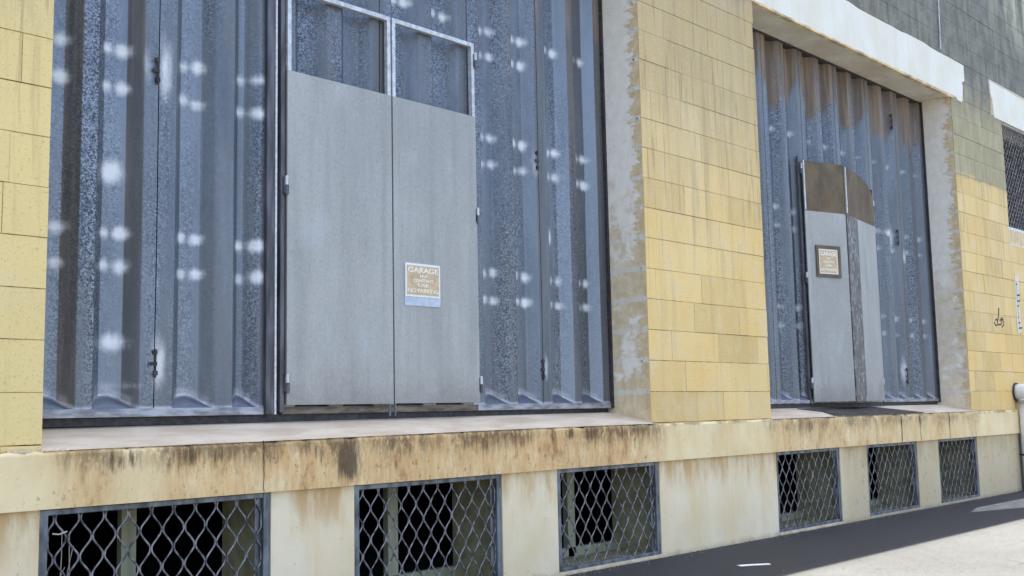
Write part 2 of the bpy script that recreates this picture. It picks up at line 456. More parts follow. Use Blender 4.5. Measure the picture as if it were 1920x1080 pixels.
# ------------------------------------------------------------------ the warehouse
XL, XR = -9.2, 11.5          # wall ends
TOP = 6.55
OP1 = (-4.86, 0.0); OP2 = (1.83, 6.56); OPZ = 4.0
RD = .47                      # depth of the door recess
B = empty('warehouse', (0, 0, ZG), 'warehouse facade of yellow painted blocks with two tall corrugated metal doors above a stained ledge', 'warehouse')

def ledge_top(x):             # the ledge sags a little to the left
    return np.interp(x, [-6, -3.6, -1.5, 1, 8], [-.034, -.024, -.008, -.004, .004])

# block facing: real blocks, real joints
def block_face(name, x0, x1, z0, z1, holes, seed, jitter, parent, label=None):
    rr = random.Random(seed)
    me = bpy.data.meshes.new(name); v = []; f = []; mi = []; bt = []
    def q(xa, xb, za, zb, y, m_, t):
        k = len(v); v.extend([(xa, y, za), (xb, y, za), (xb, y, zb), (xa, y, zb)])
        f.append((k, k + 1, k + 2, k + 3)); mi.append(m_); bt.extend([t] * 4); return k
    nz0 = math.floor(z0 / .25)
    k = nz0
    J = .0032; rowj = (.9, .45, 1.0, .5, .8, .35, 1.0)
    while k * .25 < z1 - 1e-4:
        za, zb = max(z0, k * .25), min(z1, (k + 1) * .25)
        segs = [(x0, x1)]
        for hx0, hx1, hz0, hz1 in holes:
            if zb > hz0 + .01 and za < hz1 - .01:
                ns = []
                for a, b in segs:
                    if hx0 > a: ns.append((a, min(b, hx0)))
                    if hx1 < b: ns.append((max(a, hx1), b))
                segs = [s_ for s_ in ns if s_[1] - s_[0] > .02]
        for a, b in segs:
            x = a - rr.choice((.0, .32, .18, .5)) - rr.random() * .05
            while x < b:
                L = rr.choice((.66, .70, .62, .68, .40))
                xa, xb = max(a, x), min(b, x + L); x += L
                if xb - xa < .02: continue
                t = rr.random() ** 1.5
                y = (rr.random() - .5) * jitter * 1.6
                Jz = J * rowj[k % 7]; A, Bx, C, D = xa + .42 * J, xb - .42 * J, za + Jz, zb - Jz
                if xa == a: A = xa
                if xb == b: Bx = xb
                i0 = q(A, Bx, C, D, y, 0, t)
                # the four flanks of the joint
                for p, r_ in ((0, 1), (1, 2), (2, 3), (3, 0)):
                    kk = len(v); P0, P1 = v[i0 + p], v[i0 + r_]
                    v.extend([P0, P1, (P1[0], .008, P1[2]), (P0[0], .008, P0[2])]); bt.extend([t] * 4)
                    f.append((kk + 3, kk + 2, kk + 1, kk)); mi.append(0)
            q(a, b, za, zb, .0075, 1, 0)
        k += 1
    me.from_pydata(v, [], f); me.update()
    me.polygons.foreach_set('material_index', mi)
    at = me.attributes.new('bt', 'FLOAT', 'POINT'); at.data.foreach_set('value', bt)
    return link(name, me, [M['block'], M['joint']], parent, label)

def solid(name, x0, x1, z0, z1, parent, y0=.008, y1=RD + .12, revL=False, revR=False):
    b = MB(); b.box(x0, y0, z0, x1, y1, z1)
    o = b.build(name, M['reveal'], parent); return o

# piers: facing + body with the rendered reveals
for (x0, x1, z1, seed, lab) in ((XL, OP1[0], 4.0, 3, 'yellow block pier left of the large grey doors'),
                                (OP1[1], OP2[0], 4.0, 11, 'yellow block pier between the two doorways'),):
    p = block_face('pier', x0, x1, -.034, z1, [], seed, .003, B, lab)
    solid('pier_core', x0, x1, -.04, z1, p)
WIN = (8.30, 10.4, 2.46, 3.99)
p = block_face('pier', OP2[1], XR, -.01, 4.0, [WIN], 5, .003, B, 'yellow block wall right of the far doorway, mouldy above head height')
b = MB()
b.box(OP2[1], .008, -.01, WIN[0], .60, 4.0); b.box(WIN[1], .008, -.01, XR, .60, 4.0); b.box(WIN[0], .008, -.01, WIN[1], .60, WIN[2])
b.build('pier_core', M['reveal'], p)
for xc, nm in ((OP1[1], 16), (OP2[1], 16)):
    b = MB()
    for k_ in range(1, nm):
        for _ in range(3):
            z = k_ * .25 + rr_.uniform(-.02, .02); d_ = rr_.uniform(.006, .016); h_ = rr_.uniform(.004, .011)
            y_ = rr_.uniform(.0, .07)
            b.prism([(y_ - .004, z - h_), (y_ + d_ * 2, z - h_ * .6), (y_ + d_ * 1.6, z + h_), (y_ - .001, z + h_ * .8)], 'x', xc - .004, xc + .001)
    b.build('mortar_dab', M['reveal'], B)['kind'] = 'stuff'
# upper wall
up = block_face('upper_wall', XL, XR, 4.0, TOP, [(-5.2, .35, 4.0, 4.49), (1.55, 7.0, 4.0, 4.49), (7.93, 10.7, 3.9, 4.45)], 21, .003, B, 'dark mouldy blockwork above the doorways')
b = MB(); b.box(XL, .008, 4.0, XR, .6, TOP); b.build('upper_wall_core', M['reveal'], up)
# lintels
def lintel(poly, y0=-.012, yb=.0079):
    b = MB(); b.prism(poly, 'y', y0, yb)
    return b.build('lintel', M['beam'], B, bevel=.006)
lintel([(-5.2, 3.97), (.3, 3.97), (.35, 4.49), (-5.2, 4.49)])
def wob(xa, xb, z, n, amp, rr):
    return [(xa + (xb - xa) * i / n, z + (rr.random() - .5) * amp) for i in range(n + 1)]
rr = random.Random(4)
lintel([(1.56, 3.975), (6.72, 3.995), (6.74, 3.965), (6.90, 3.96), (6.93, 4.05), (6.96, 4.17), (6.95, 4.24), (7.03, 4.27)] + wob(7.03, 1.56, 4.49, 26, .028, rr))
lintel([(8.02, 3.97), (10.7, 3.97), (10.7, 4.43), (7.92, 4.46), (7.93, 4.30), (7.99, 4.2)])
# soffits
for a, c_ in (OP1, OP2):
    b = MB(); b.box(a - .1, .0, OPZ - .022, c_ + .1, RD + .12, OPZ - .002)
    b.build('soffit', M['soffit'], B)
b = MB()
n_ = 60; top_ = []; bot_ = []
for i in range(n_ + 1):
    x = 1.84 + (6.62 - 1.84) * i / n_
    bot_.append((x, 3.962 + rr.uniform(0, .003))); top_.append((x, 3.985 + rr.uniform(-.004, .004)))
b.prism(bot_ + top_[::-1], 'y', -.0145, .03)
b.build('lintel_edge', M['edge'], B)
# crack / cable on the upper wall
b = MB(); b.tube([(6.37, -.01, 6.5), (6.36, -.011, 5.6), (6.33, -.01, 5.0), (6.30, -.012, 4.53)], .009, 6)
b.build('cable', M['bright'], B); 
# back of the building
b = MB()
b.box(XL, 8.0, ZG, XR, 8.25, TOP); b.box(XL, .6, ZG, XL + .2, 8.0, TOP); b.box(XR - .2, .6, ZG, XR, 8.0, TOP)
b.build('rear_wall', M['inner'], B)
b = MB(); b.box(XL - .02, -.0, TOP, XR + .02, 8.3, TOP + .15); b.build('roof', M['roof'], B)

# platform slab between the piers
for (a, c_) in (OP1, OP2):
    b = MB(); n = 24
    xs = [a + (c_ - a) * i / n for i in range(n + 1)]
    vv = []
    for x in xs:
        zt = float(ledge_top(x)); zb_ = .088 if c_ < 1 and x < -3 else .112
        zb_ = float(np.interp(x, [-5, -1, 0, 2, 7], [.098, .118, .122, .118, .126]))
        vv += [(x, -.03, zt), (x, .15, zt + (zb_ - zt) * .36), (x, RD + .12, zb_)]
    ff = []
    for i in range(n):
        for j in range(2):
            k = i * 3 + j; ff.append((k, k + 3, k + 4, k + 1))
    b.add(vv, ff); b.build('platform', M['slab'], B, smooth=False)
# ledge front (relief sheet with stains) + bottom lip
blk = [(-4.72, .12, .35), (-4.50, .10, .75), (-4.42, .06, .7), (-4.19, .06, .75), (-4.08, .08, 1.05), (-3.93, .08, .85), (-3.75, .04, .5), (-3.32, .10, .65), (-3.04, .085, 1.75), (-2.86, .04, .5),
       (-2.45, .05, .35), (-2.1, .05, .6), (-1.67, .09, .6), (-1.5, .05, .5), (-1.22, .03, .7), (-1.03, .06, .95), (-.80, .08, 1.15), (-.52, .03, .5), (-.42, .05, .8), (-.27, .05, .8), (-.12, .03, .6),
       (2.04, .05, .8), (2.49, .06, .9), (2.75, .05, .5), (3.3, .06, .5), (4.49, .04, .9), (4.97, .04, .9), (5.78, .05, .8), (6.2, .05, .4)]
def f_blk(X, Z):
    o = np.zeros_like(X)
    for x, s_, k in blk:
        zc = -.085 if k < 1.3 else -.15; hz = .062 if k < 1.3 else .13
        if -1.3 < x < 0: zc, hz = -.06, .06
        o = np.maximum(o, k * np.exp(-((X - x) / (s_ * 1.1)) ** 2) * np.exp(-((Z - zc) / hz) ** 2))
    return o
def f_org(X, Z):
    a = np.interp(X, [-5, -4.85, -4.75, -4.6, -4.45, -4.35, -4.2, -1, -.2, 0, .2, 1.6, 1.9, 3.5, 6.5, 6.8], [.02, .12, .6, .7, .3, .25, .85, .95, .9, .6, .08, .10, .7, .6, .45, .05])
    return a * (np.interp(Z, [-.31, -.05, 0], [.9, 1, .6]))
def f_wave(X, Z):
    return -.030 + .003 * np.sin(X * 5.1 + Z * 9) * np.sin(X * 1.7)
LE = 8.08
xs = np.arange(-6.6, LE + .001, .0123)
ze = np.linspace(0, 1, 26)
# top edge follows ledge_top with small chips
rs = np.random.RandomState(5)
chip = np.zeros_like(xs); 
for i in range(300):
    c0 = rs.uniform(-6, 8); wd = rs.uniform(.008, .035); chip += rs.uniform(.0, .006) * np.exp(-((xs - c0) / wd) ** 2)
chip = np.minimum(chip, .012)
Xg, T = np.meshgrid(xs, ze)
Zg = -.305 + T * (ledge_top(Xg) - np.clip(chip, 0, .02)[None, :] + .305)
Yg = f_wave(Xg, Zg) + .012 * (T > .97)
co = np.stack([Xg, Yg, Zg], -1).reshape(-1, 3); idx = np.arange(Xg.size).reshape(Xg.shape)
fa = np.stack([idx[:-1, :-1], idx[:-1, 1:], idx[1:, 1:], idx[1:, :-1]], -1).reshape(-1, 4)
me = bpy.data.meshes.new('ledge'); me.from_pydata(co.tolist(), [], fa.tolist()); me.update()
for k_, fn in (('blk', f_blk), ('org', f_org)):
    at = me.attributes.new(k_, 'FLOAT', 'POINT'); at.data.foreach_set('value', fn(Xg, Zg).astype(np.float32).ravel())
me.shade_smooth()
ledge = link('ledge', me, M['ledge'], B, 'concrete ledge under the doors with orange and black water stains')
b = MB()
b.box(-6.6, -.0265, -.3052, LE, .2, -.045)
b.build('ledge_core', M['ledge'], ledge)
for x, hw in ((-3.64, .0008), (4.49, .003), (4.97, .003), (5.78, .003)):
    b = MB(); pts = [(x + rr.uniform(-.006, .006), -.30 + .28 * i / 9) for i in range(10)]
    b.prism([(px_ + hw * rr.uniform(.4, 1.3), pz_) for px_, pz_ in pts] + [(px_ - hw * rr.uniform(.4, 1.3), pz_) for px_, pz_ in pts[::-1]], 'y', -.0345, -.028)
    b.build('ledge_crack', M['ink'], ledge)
# debris line on the ledge left of the first door
b = MB()
for i in range(70):
    x = rr.uniform(-5.3, -4.75); y = rr.uniform(-.03, -.012); z = float(ledge_top(x)); s_ = rr.uniform(.004, .011)
    b.box(x, y, z - .004, x + s_ * 1.6, y + s_, z + s_ * .8)
for i in range(60):
    x = rr.uniform(1.75, 3.2) if i % 2 else rr.uniform(6.4, 8); y = rr.uniform(-.03, -.012); z = float(ledge_top(x)); s_ = rr.uniform(.004, .010)
    b.box(x, y, z - .004, x + s_ * 1.6, y + s_, z + s_ * .8)
o = b.build('ledge_grit', M['slab'], ledge); o['kind'] = 'stuff'

# plinth wall with six openings
WZ0, WZ1 = -1.035, -.31
WINS = [(-4.86, -3.567), (-2.985, -1.72), (-1.155, .08), (1.88, 3.105), (3.69, 4.92), (5.49, 6.655)]
b = MB()
edges = [-6.6] + [e for wn in WINS for e in wn] + [LE]
for i in range(0, len(edges), 2):
    n = max(1, int((edges[i + 1] - edges[i]) / .5))
    b.box(edges[i], .0, ZG - .05, edges[i + 1], .48, -.3)
for a, c_ in WINS: b.box(a, .0, ZG - .05, c_, .48, WZ0)
b.build('plinth', M['plinth'], B, 'cream rendered plinth with barred basement windows')
b = MB()   # returns of the ledge/plinth at both ends
b.box(-9.2, 1.0, ZG, -6.6, 1.2, -.3); b.box(-6.62, .4, ZG, -6.6, 1.0, -.3); b.box(LE + .02, .3, ZG, XR, .48, -.01)
b.box(XL, .6, -.30, XR, 8, -.12)
b.build('floor_slab', M['inner'], B)
b = MB(); b.box(XL, .008, -.30, -6.6, 1.0, -.036); b.build('ledge_return', M['plinth'], B)

def lattice(b, x0, x1, z0, z1, s, P, y, r, zt):
    n = int(round((x1 - x0) / s)); a = s / 2 - r * .75
    for i in range(n + 1):
        xc = x0 + (x1 - x0) * i / n; ph = math.pi * (i % 2)
        pts = []; k = int((z1 - z0) / (P / 16)) + 1
        for j in range(k + 1):
            z = z1 - (z1 - z0) * j / k
            q_ = math.cos(2 * math.pi * (z - zt) / P + ph)
            q_ = .55 * max(-1, min(1, 2 / math.pi * math.asin(q_) * 1.25)) + .45 * max(-1, min(1, q_ * 1.2))
            pts.append((min(max(xc + a * q_, x0), x1), y + rnd.uniform(-.0015, .0015), z))
        b.tube(pts, r, 5)

def basement_window(a, c_, first, idx):
    wdw = MB()   # khaki lined opening
    d0, d1 = .0, .48
    wdw.box(c_ - .012, .075, WZ0, c_ - .001, .485, WZ1 + .005)
    wdw.box(a + .001, .075, WZ0, a + .012, .485, WZ1 + .005)
    wdw.box(a + .012, .02, WZ0 - .0, c_ - .012, .485, WZ0 + .012)
    w_ = wdw.build('window', M['khaki'], B)
    f_ = MB()
    t = .028
    f_.box(a + .002, .008, WZ0, a + .045, .05, WZ1); f_.box(c_ - .045, .008, WZ0, c_ - .003, .03, WZ1)
    f_.box(c_ - .085, .034, WZ0 + .03, c_ - .045, .040, WZ1)
    f_.box(a + .045, .012, WZ1 - t, c_ - .045, .045, WZ1); f_.box(a + .045, .008, WZ0, c_ - .045, .045, WZ0 + t)
    f_.build('window_frame', M['gframe'], w_, bevel=.003)
    l_ = MB(); lattice(l_, a + .052, c_ - .05, WZ0 + .02, WZ1 - .01, (.0615), .19, .026, .0054, WZ1 - .05)
    l_.build('grille', M['grille'], w_, smooth=True)
    if first is not None:
        m_ = MB(); m_.box(first, .45, WZ0 + .012, first + .085, .50, WZ1); m_.box(a + .012, .45, WZ1 - .05, c_ - .012, .5, WZ1)
        m_.box(a + .012, .45, WZ0 + .012, c_ - .012, .5, WZ0 + .08)
        m_.build('mullion', M['timber'], w_)
    return w_
for i, ((a, c_), fm) in enumerate(zip(WINS, (-4.22, -2.35, -.53, 2.55, 4.3, None))):
    w_ = basement_window(a, c_, fm, i)

# barred window in the right-hand wall
b = MB(); x0, x1, z0, z1 = WIN
b.box(x0, .02, z0, x0 + .05, .10, z1); b.box(x1 - .05, .02, z0, x1, .10, z1)
b.box(x0 + .05, .02, z0, x1 - .05, .10, z0 + .04); b.box(x0 + .05, .02, z1 - .04, x1 - .05, .10, z1)
w_ = MB(); w_.box(x0, .40, z0, x1, .42, z1)
wo = w_.build('window', simple('dark_pane', (.02, .022, .025), .15, 0, .2), B, 'tall window behind a fine steel lattice')
b.build('window_frame', M['bright'], wo)
l_ = MB(); lattice(l_, x0 + .05, x1 - .05, z0 + .03, z1 - .03, .05, .12, .05, .0055, z1 - .05)
l_.build('grille', M['grille'], wo, smooth=True)

# ------------------------------------------------------------------ corrugated doors
YD = .40                      # outer face of the sheet
DEP = .078
def groove(X, gs, run=.068):
    d = np.zeros_like(X)
    for a, c_ in gs:
        u = np.minimum((X - a) / run, (c_ - X) / run)
        u = np.clip(u, 0, 1)
        d = np.maximum(d, u)
    return d * DEP
ZR = .168
def endh(X, gs):
    h = np.full_like(X, .004)
    for a, c_ in gs:
        m_ = a + (c_ - a) * .40
        u = np.where(X < m_, (m_ - X) / (m_ - a), (X - m_) / (c_ - m_))
        e_ = np.where(X < m_, np.sqrt(np.clip(1 - u ** 2, 0, 1)), np.clip(1 - u ** 1.6, 0, 1))
        h = np.where((X > a) & (X < c_), .006 + .074 * e_, h)
    return h
def band_sheenf(X, Z):  # mask of the painted reflection bands, groove by groove
    o = np.zeros_like(X)
    for a, c_ in cen:
        if a > -1.3: o = np.maximum(o, ((X > c_ - .071) & (X < c_ + .001)) * (.6 if a > -.9 else .35))
        elif a < -3.3: o = np.maximum(o, ((X > a + .068) & (X < c_ - .068)) * .35)
    return o
def corr_panel(parent, x0, x1, gs, spots, brownf, ztop=3.97):
    br_ = [v + e_ for a, c_ in gs for v in (a, a + .068, c_ - .068, c_) for e_ in (-.0025, .0025)]
    base = [v for v in np.arange(x0, x1, .0135) if all(abs(v - b_) > .005 for b_ in br_)]
    xs = np.unique(np.round(np.array(base + [v for v in br_ if x0 < v < x1] + [x0, x1]), 4))
    zs = np.unique(np.round(np.concatenate([np.arange(ZR, .30, .0055), np.arange(.30, ztop, .030), [ztop]]), 4))
    def yf(X, Z):
        cl = np.clip((Z - ZR) / endh(X, gs), 0, 6) ** 1.6 * DEP
        p_ = groove(X, gs)
        k = .006
        h = np.clip(.5 + .5 * (cl - p_) / k, 0, 1)
        y = cl * (1 - h) + p_ * h - k * h * (1 - h)
        dent = .0035 * np.sin(X * 3.1 + Z * 1.3) * np.sin(Z * 2.1 + X)
        return YD + y + dent
    def rim(X, Z):
        cl = np.clip((Z - ZR) / endh(X, gs), 0, 6) ** 1.6 * DEP
        p_ = groove(X, gs)
        hh = endh(X, gs)
        r_ = np.exp(-((Z - ZR - hh) / .010) ** 2) + .45 * np.exp(-((Z - ZR - hh - .025) / .018) ** 2) * (p_ > .03)
        return np.clip(r_, 0, 1)
    def spot(X, Z):
        o = np.zeros_like(X)
        for (sx, sz, rx, rz, k) in spots:
            if x0 - .3 < sx < x1 + .3:
                o = np.maximum(o, k * np.exp(-(((X - sx) / rx) ** 2 + ((Z - sz) / rz) ** 2) ** 1.15))
        return o
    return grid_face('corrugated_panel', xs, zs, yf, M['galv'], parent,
                     dict(spot=spot, rim=rim, brown=brownf, band_sheen=band_sheenf,
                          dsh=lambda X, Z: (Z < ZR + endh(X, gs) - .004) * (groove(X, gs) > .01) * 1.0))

def bolt(parent, x, z, L=.16):
    b = MB(); y = YD - .012
    b.tube([(x, y, z - L / 2), (x, y, z + L / 2)], .006, 8)
    b.box(x - .014, y - .004, z + L * .32, x + .010, y + .014, z + L * .46)
    b.box(x - .010, y - .004, z - L * .42, x + .014, y + .014, z - L * .26)
    b.box(x - .03, y - .006, z - .012, x + .008, y + .004, z + .008)
    b.build('bolt', M['dark'], parent)
def hinge(parent, x, y, z, L=.12, mat='steel'):
    b = MB(); b.tube([(x, y, z - L / 2), (x, y, z - .003)], .011, 8); b.tube([(x, y, z + .003), (x, y, z + L / 2)], .011, 8, 1)
    b.box(x - .018, y + .004, z - L * .4, x + .018, y + .016, z + L * .4)
    b.build('hinge', [M['post'], M['bright']], parent)

def door_common(x0, x1, label):
    f = MB()   # perimeter frame: side posts and head (its own thin steel)
    f.box(x0, YD - .028, .125, x0 + .022, YD + .10, 3.975); f.box(x1 - .022, YD - .028, .125, x1, YD + .10, 3.975)
    f.box(x0 + .022, YD - .010, 3.955, x1 - .022, YD + .10, 3.978)
    return f.build('double_door', M['dark'], B, label)

# ---- first doorway
D1 = door_common(*OP1, 'tall blue-grey corrugated door with paired grey wicket leaves and open top frames')
P1 = [(-4.838, -4.075, [(-4.79, -4.52), (-4.43, -4.16)]), (-4.069, -3.36, [(-3.96, -3.69), (-3.575, -3.395)]),
      (-3.22, -2.44, [(-3.13, -2.87), (-2.76, -2.50)]), (-2.434, -1.60, [(-2.33, -2.07), (-1.95, -1.69)]),
      (-1.594, -.838, [(-1.47, -1.21), (-1.12, -.86)]), (-.832, -.022, [(-.73, -.46), (-.375, -.105)])]
cen = [c_ for *_, gs in P1 for c_ in gs]
sp1 = []
R_ = random.Random(3)
def rowspots(gs, zr, out):
    for (a, c_) in gs:
        for z in zr:
            k = R_.uniform(.75, 1.05)
            out.append((a + .082, z + R_.uniform(-.01, .01), .040 + R_.uniform(-.006, .006), .038, k * .85))
            out.append((a + .175, z + R_.uniform(-.01, .01), .048 + R_.uniform(-.006, .008), .042 + R_.uniform(-.006, .006), k))
rowspots(cen, (.95, 1.15, 1.98, 2.19, 3.03), sp1)
rowspots([cen[8], cen[9]], (2.83,), sp1)
# rubbed / white smudges seen only here
sp1 += [(-4.31, 1.49, .075, .075, 1.0), (-4.29, .535, .085, .055, .9), (-4.33, .30, .09, .035, .45), (-.64, 1.49, .03, .07, .9),
        (-4.05, .42, .05, .16, .75), (-4.03, 2.12, .045, .2, .75), (-4.14, 2.12, .03, .12, .45), (-.86, 2.05, .04, .12, .5), (-.80, .43, .03, .12, .6), (-4.2, .3, .1, .03, .3)]
def brown1(X, Z):
    o = np.zeros_like(X)
    n = .5 + .5 * np.sin(X * 60 + 3 * np.sin(Z * 2.2)) * np.sin(Z * 1.7 + X * 9)
    for (a, c_), k in zip(cen, (.9, .75, .12, .1, .1, .3, .15, .3, .2, .3, .6, .75)):
        # browner right flank at the far left, elsewhere the face beside the groove
        if a < -4: m_ = ((X > c_ - .066) & (X < c_ + .002)) * 1.0
        else: m_ = ((X > c_ + .001) & (X < c_ + .098)) * 1.0
        o = np.maximum(o, k * m_ * (.8 + .2 * n))
    return o
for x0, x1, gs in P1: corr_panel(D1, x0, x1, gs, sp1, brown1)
for xa, xb in ((-4.838, -3.36), (-1.55, -.022)):
    b = MB(); b.box(xa, YD - .012, .125, xb, YD + .02, ZR + .003); b.build('bottom_rail', M['rail'], D1, bevel=.003)
b = MB()   # sheet backing strip, dark gap below the leaf
b.box(-3.22, YD - .004, .125, -1.55, YD + .02, ZR); b.build('threshold_rail', M['thresh'], D1)
b = MB(); b.box(-4.85, YD + .03, .08, -.01, YD + .06, .13); b.build('floor_track', M['dark'], D1)
b = MB(); b.box(-3.36, YD - .03, .125, -3.305, YD + .06, 3.95); b.build('post', M['post'], D1, bevel=.003)
b = MB(); b.box(-3.266, YD - .040, .135, -3.236, YD + .06, 3.95); b.build('post', M['post'], D1, bevel=.003)
b = MB(); b.box(-3.302, YD - .035, .125, -3.289, YD + .02, 3.95); b.build('post_edge', M['bright'], D1)
for x, z in ((-4.085, 2.10), (-4.072, .42), (-.852, 2.07), (-.838, .43)): bolt(D1, x, z)
def leaf(parent, x0, x1, z0, zp, z1, y, tbar=.03, mat='leaf', label=None):
    b = MB(); b.box(x0, y, z0, x1, y + .012, zp)
    b.box(x0 + .004, y + .012, z0 + .004, x0 + .03, y + .035, zp); b.box(x1 - .03, y + .012, z0 + .004, x1 - .004, y + .035, zp)
    b.box(x0 + .03, y + .012, z0 + .004, x1 - .03, y + .035, z0 + .03)
    L = b.build('door_leaf', M[mat], parent, label, bevel=.0015)
    f = MB()
    f.box(x0 + .002, y + .003, zp, x0 + tbar, y + .035, z1); f.box(x1 - tbar, y + .003, zp, x1 - .002, y + .035, z1)
    f.box(x0 + tbar, y + .003, z1 - tbar, x1 - tbar, y + .035, z1)
    f.build('leaf_frame', M['bright'], parent)
    return L
YL = YD - .052
leaf(D1, -3.225, -2.378, .180, 2.283, 2.842, YL)
leaf(D1, -2.366, -1.572, .182, 2.283, 2.842, YL)
for x, z in ((-3.232, 1.54), (-3.222, .31), (-1.566, 2.71), (-1.566, 1.54), (-1.560, .31)): hinge(D1, x, YL - .004, z)
b = MB()
for x in (-2.405, -2.36): b.tube([(x, YL + .008, .10), (x, YL + .008, .19)], .008, 8)
b.build('drop_bolt', M['steel'], D1)

# ---- second doorway
D2 = door_common(*OP2, 'far corrugated door with rust-brown top and two wicket leaves standing ajar')
P2 = []; x = OP2[0] + .022
wd = (OP2[1] - OP2[0] - .044) / 6
for i in range(6):
    xa = x + i * wd + (.003 if i else 0); xb = x + (i + 1) * wd - (.003 if i < 5 else 0)
    P2.append((xa, xb, [(xa + .085, xa + .335), (xa + .455, xa + .705)]))
cen2 = [c_ for *_, gs in P2 for c_ in gs]
sp2 = []
rowspots([c_ for c_ in cen2 if c_[0] < 3.2 or c_[0] > 4.9], (.94, 1.14, 1.97, 2.17), sp2)
rowspots(cen2, (3.0,), sp2)
sp2 = [(a, z, rx, rz, k * .62) for a, z, rx, rz, k in sp2]
sp2 += [(5.45, 2.15, .16, .05, .8), (5.60, 2.12, .04, .16, .8), (5.66, .50, .03, .2, .7), (5.05, 2.15, .1, .05, .5), (5.8, 1.9, .05, .1, .6)]
def brown2(X, Z):
    lo = 3.36 + .10 * np.sin(X * 7.9) + .05 * np.sin(X * 23)
    d = groove(X, cen2) / DEP
    lo = lo - .10 * d + .02 * np.sin(X * 61)
    t = np.clip((Z - lo) / .14, 0, 1)
    o = t * t * (3 - 2 * t) * (.75 + .2 * np.sin(X * 31))
    for (a, c_) in cen2:
        o = np.maximum(o, .25 * np.exp(-((X - (c_ + .04)) / .04) ** 4))
    return np.clip(o, 0, 1)
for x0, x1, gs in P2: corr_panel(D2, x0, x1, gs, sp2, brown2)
b = MB(); b.box(OP2[0] + .022, YD - .012, .135, OP2[1] - .022, YD + .02, ZR + .003); b.build('bottom_rail', M['rail'], D2, bevel=.003)
b = MB(); b.box(OP2[0] + .01, YD + .02, .08, OP2[1] - .01, YD + .05, .14); b.build('floor_track', M['dark'], D2)
for x, z in ((5.66, 3.56), (5.64, 2.12), (5.665, .44)): bolt(D2, x, z, .2)
b = MB(); b.box(3.275, YD - .012, .135, 3.302, YD + .01, 2.76); b.build('post', M['post'], D2, bevel=.003)
b = MB(); b.box(4.965, YD - .02, .135, 4.985, YD + .01, 2.62); b.build('post', M['dark'], D2, bevel=.003)
for z in (2.62, 1.45, .34): hinge(D2, 3.302, YD - .035, z, .12)
for z in (2.42, .34): hinge(D2, 4.975, YD - .03, z, .12)
# ajar leaves: built along a plan line from hinge to free edge
def ajar(hx, hy, fx, fy, segs, name='door_leaf'):
    H = Vector((hx, hy, 0)); F = Vector((fx, fy, 0)); d = (F - H); L = d.length; d.normalize()
    nrm = Vector((d.y, -d.x, 0))
    if nrm.y > 0: nrm = -nrm
    for (s0, s1, z0, z1, dz, off, th, mat, nm) in segs:
        b = MB()
        P = lambda s_, o_, z: tuple(H + d * (s_ * L) + nrm * o_ + Vector((0, 0, z)))
        vv = [P(s0, off, z0), P(s1, off, z0), P(s1, off + th, z0), P(s0, off + th, z0),
              P(s0, off, z1), P(s1, off, z1 + dz), P(s1, off + th, z1 + dz), P(s0, off + th, z1)]
        b.add(vv, [(0, 3, 2, 1), (4, 5, 6, 7), (0, 1, 5, 4), (1, 2, 6, 5), (2, 3, 7, 6), (3, 0, 4, 7)])
        b.build(nm, M[mat], D2)
ajar(3.32, .372, 3.89, .200, [
    (0, 1, .15, 2.17, 0, 0, .015, 'leaf', 'door_leaf'), (0.0, 1, 2.17, 2.715, 0, -.003, .012, 'rust', 'top_panel'),
    (0.0, .03, 2.18, 2.715, 0, .0095, .012, 'bright', 'leaf_frame')])
ajar(4.955, .372, 3.897, .200, [
    (0, .65, .15, 2.17, 0, 0, .015, 'leaf', 'door_leaf'), (.65, 1, .15, 2.17, 0, .002, .02, 'mott', 'meeting_strip'),
    (.945, .97, 2.19, 2.70, 0, .0105, .01, 'bright', 'leaf_frame')])

H_ = Vector((4.955, .372, 0)); F_ = Vector((3.897, .200, 0)); d_ = F_ - H_; n_v = Vector((d_.y, -d_.x, 0)).normalized(); n_v = n_v if n_v.y < 0 else -n_v
pl_ = [(0, 2.172), (0, 2.47), (.03, 2.53), (.08, 2.58), (.16, 2.63), (.28, 2.665), (.45, 2.69), (.7, 2.705), (1, 2.71), (1, 2.172)]
b = MB(); n = len(pl_)
b.add([tuple(H_ + d_ * s_ + n_v * o_ + Vector((0, 0, z))) for o_ in (-.003, .010) for s_, z in pl_], [tuple(range(n)), tuple(range(2 * n - 1, n - 1, -1))] + [(i, (i + 1) % n, (i + 1) % n + n, i + n) for i in range(n)])
b.build('top_panel', M['rust'], D2)

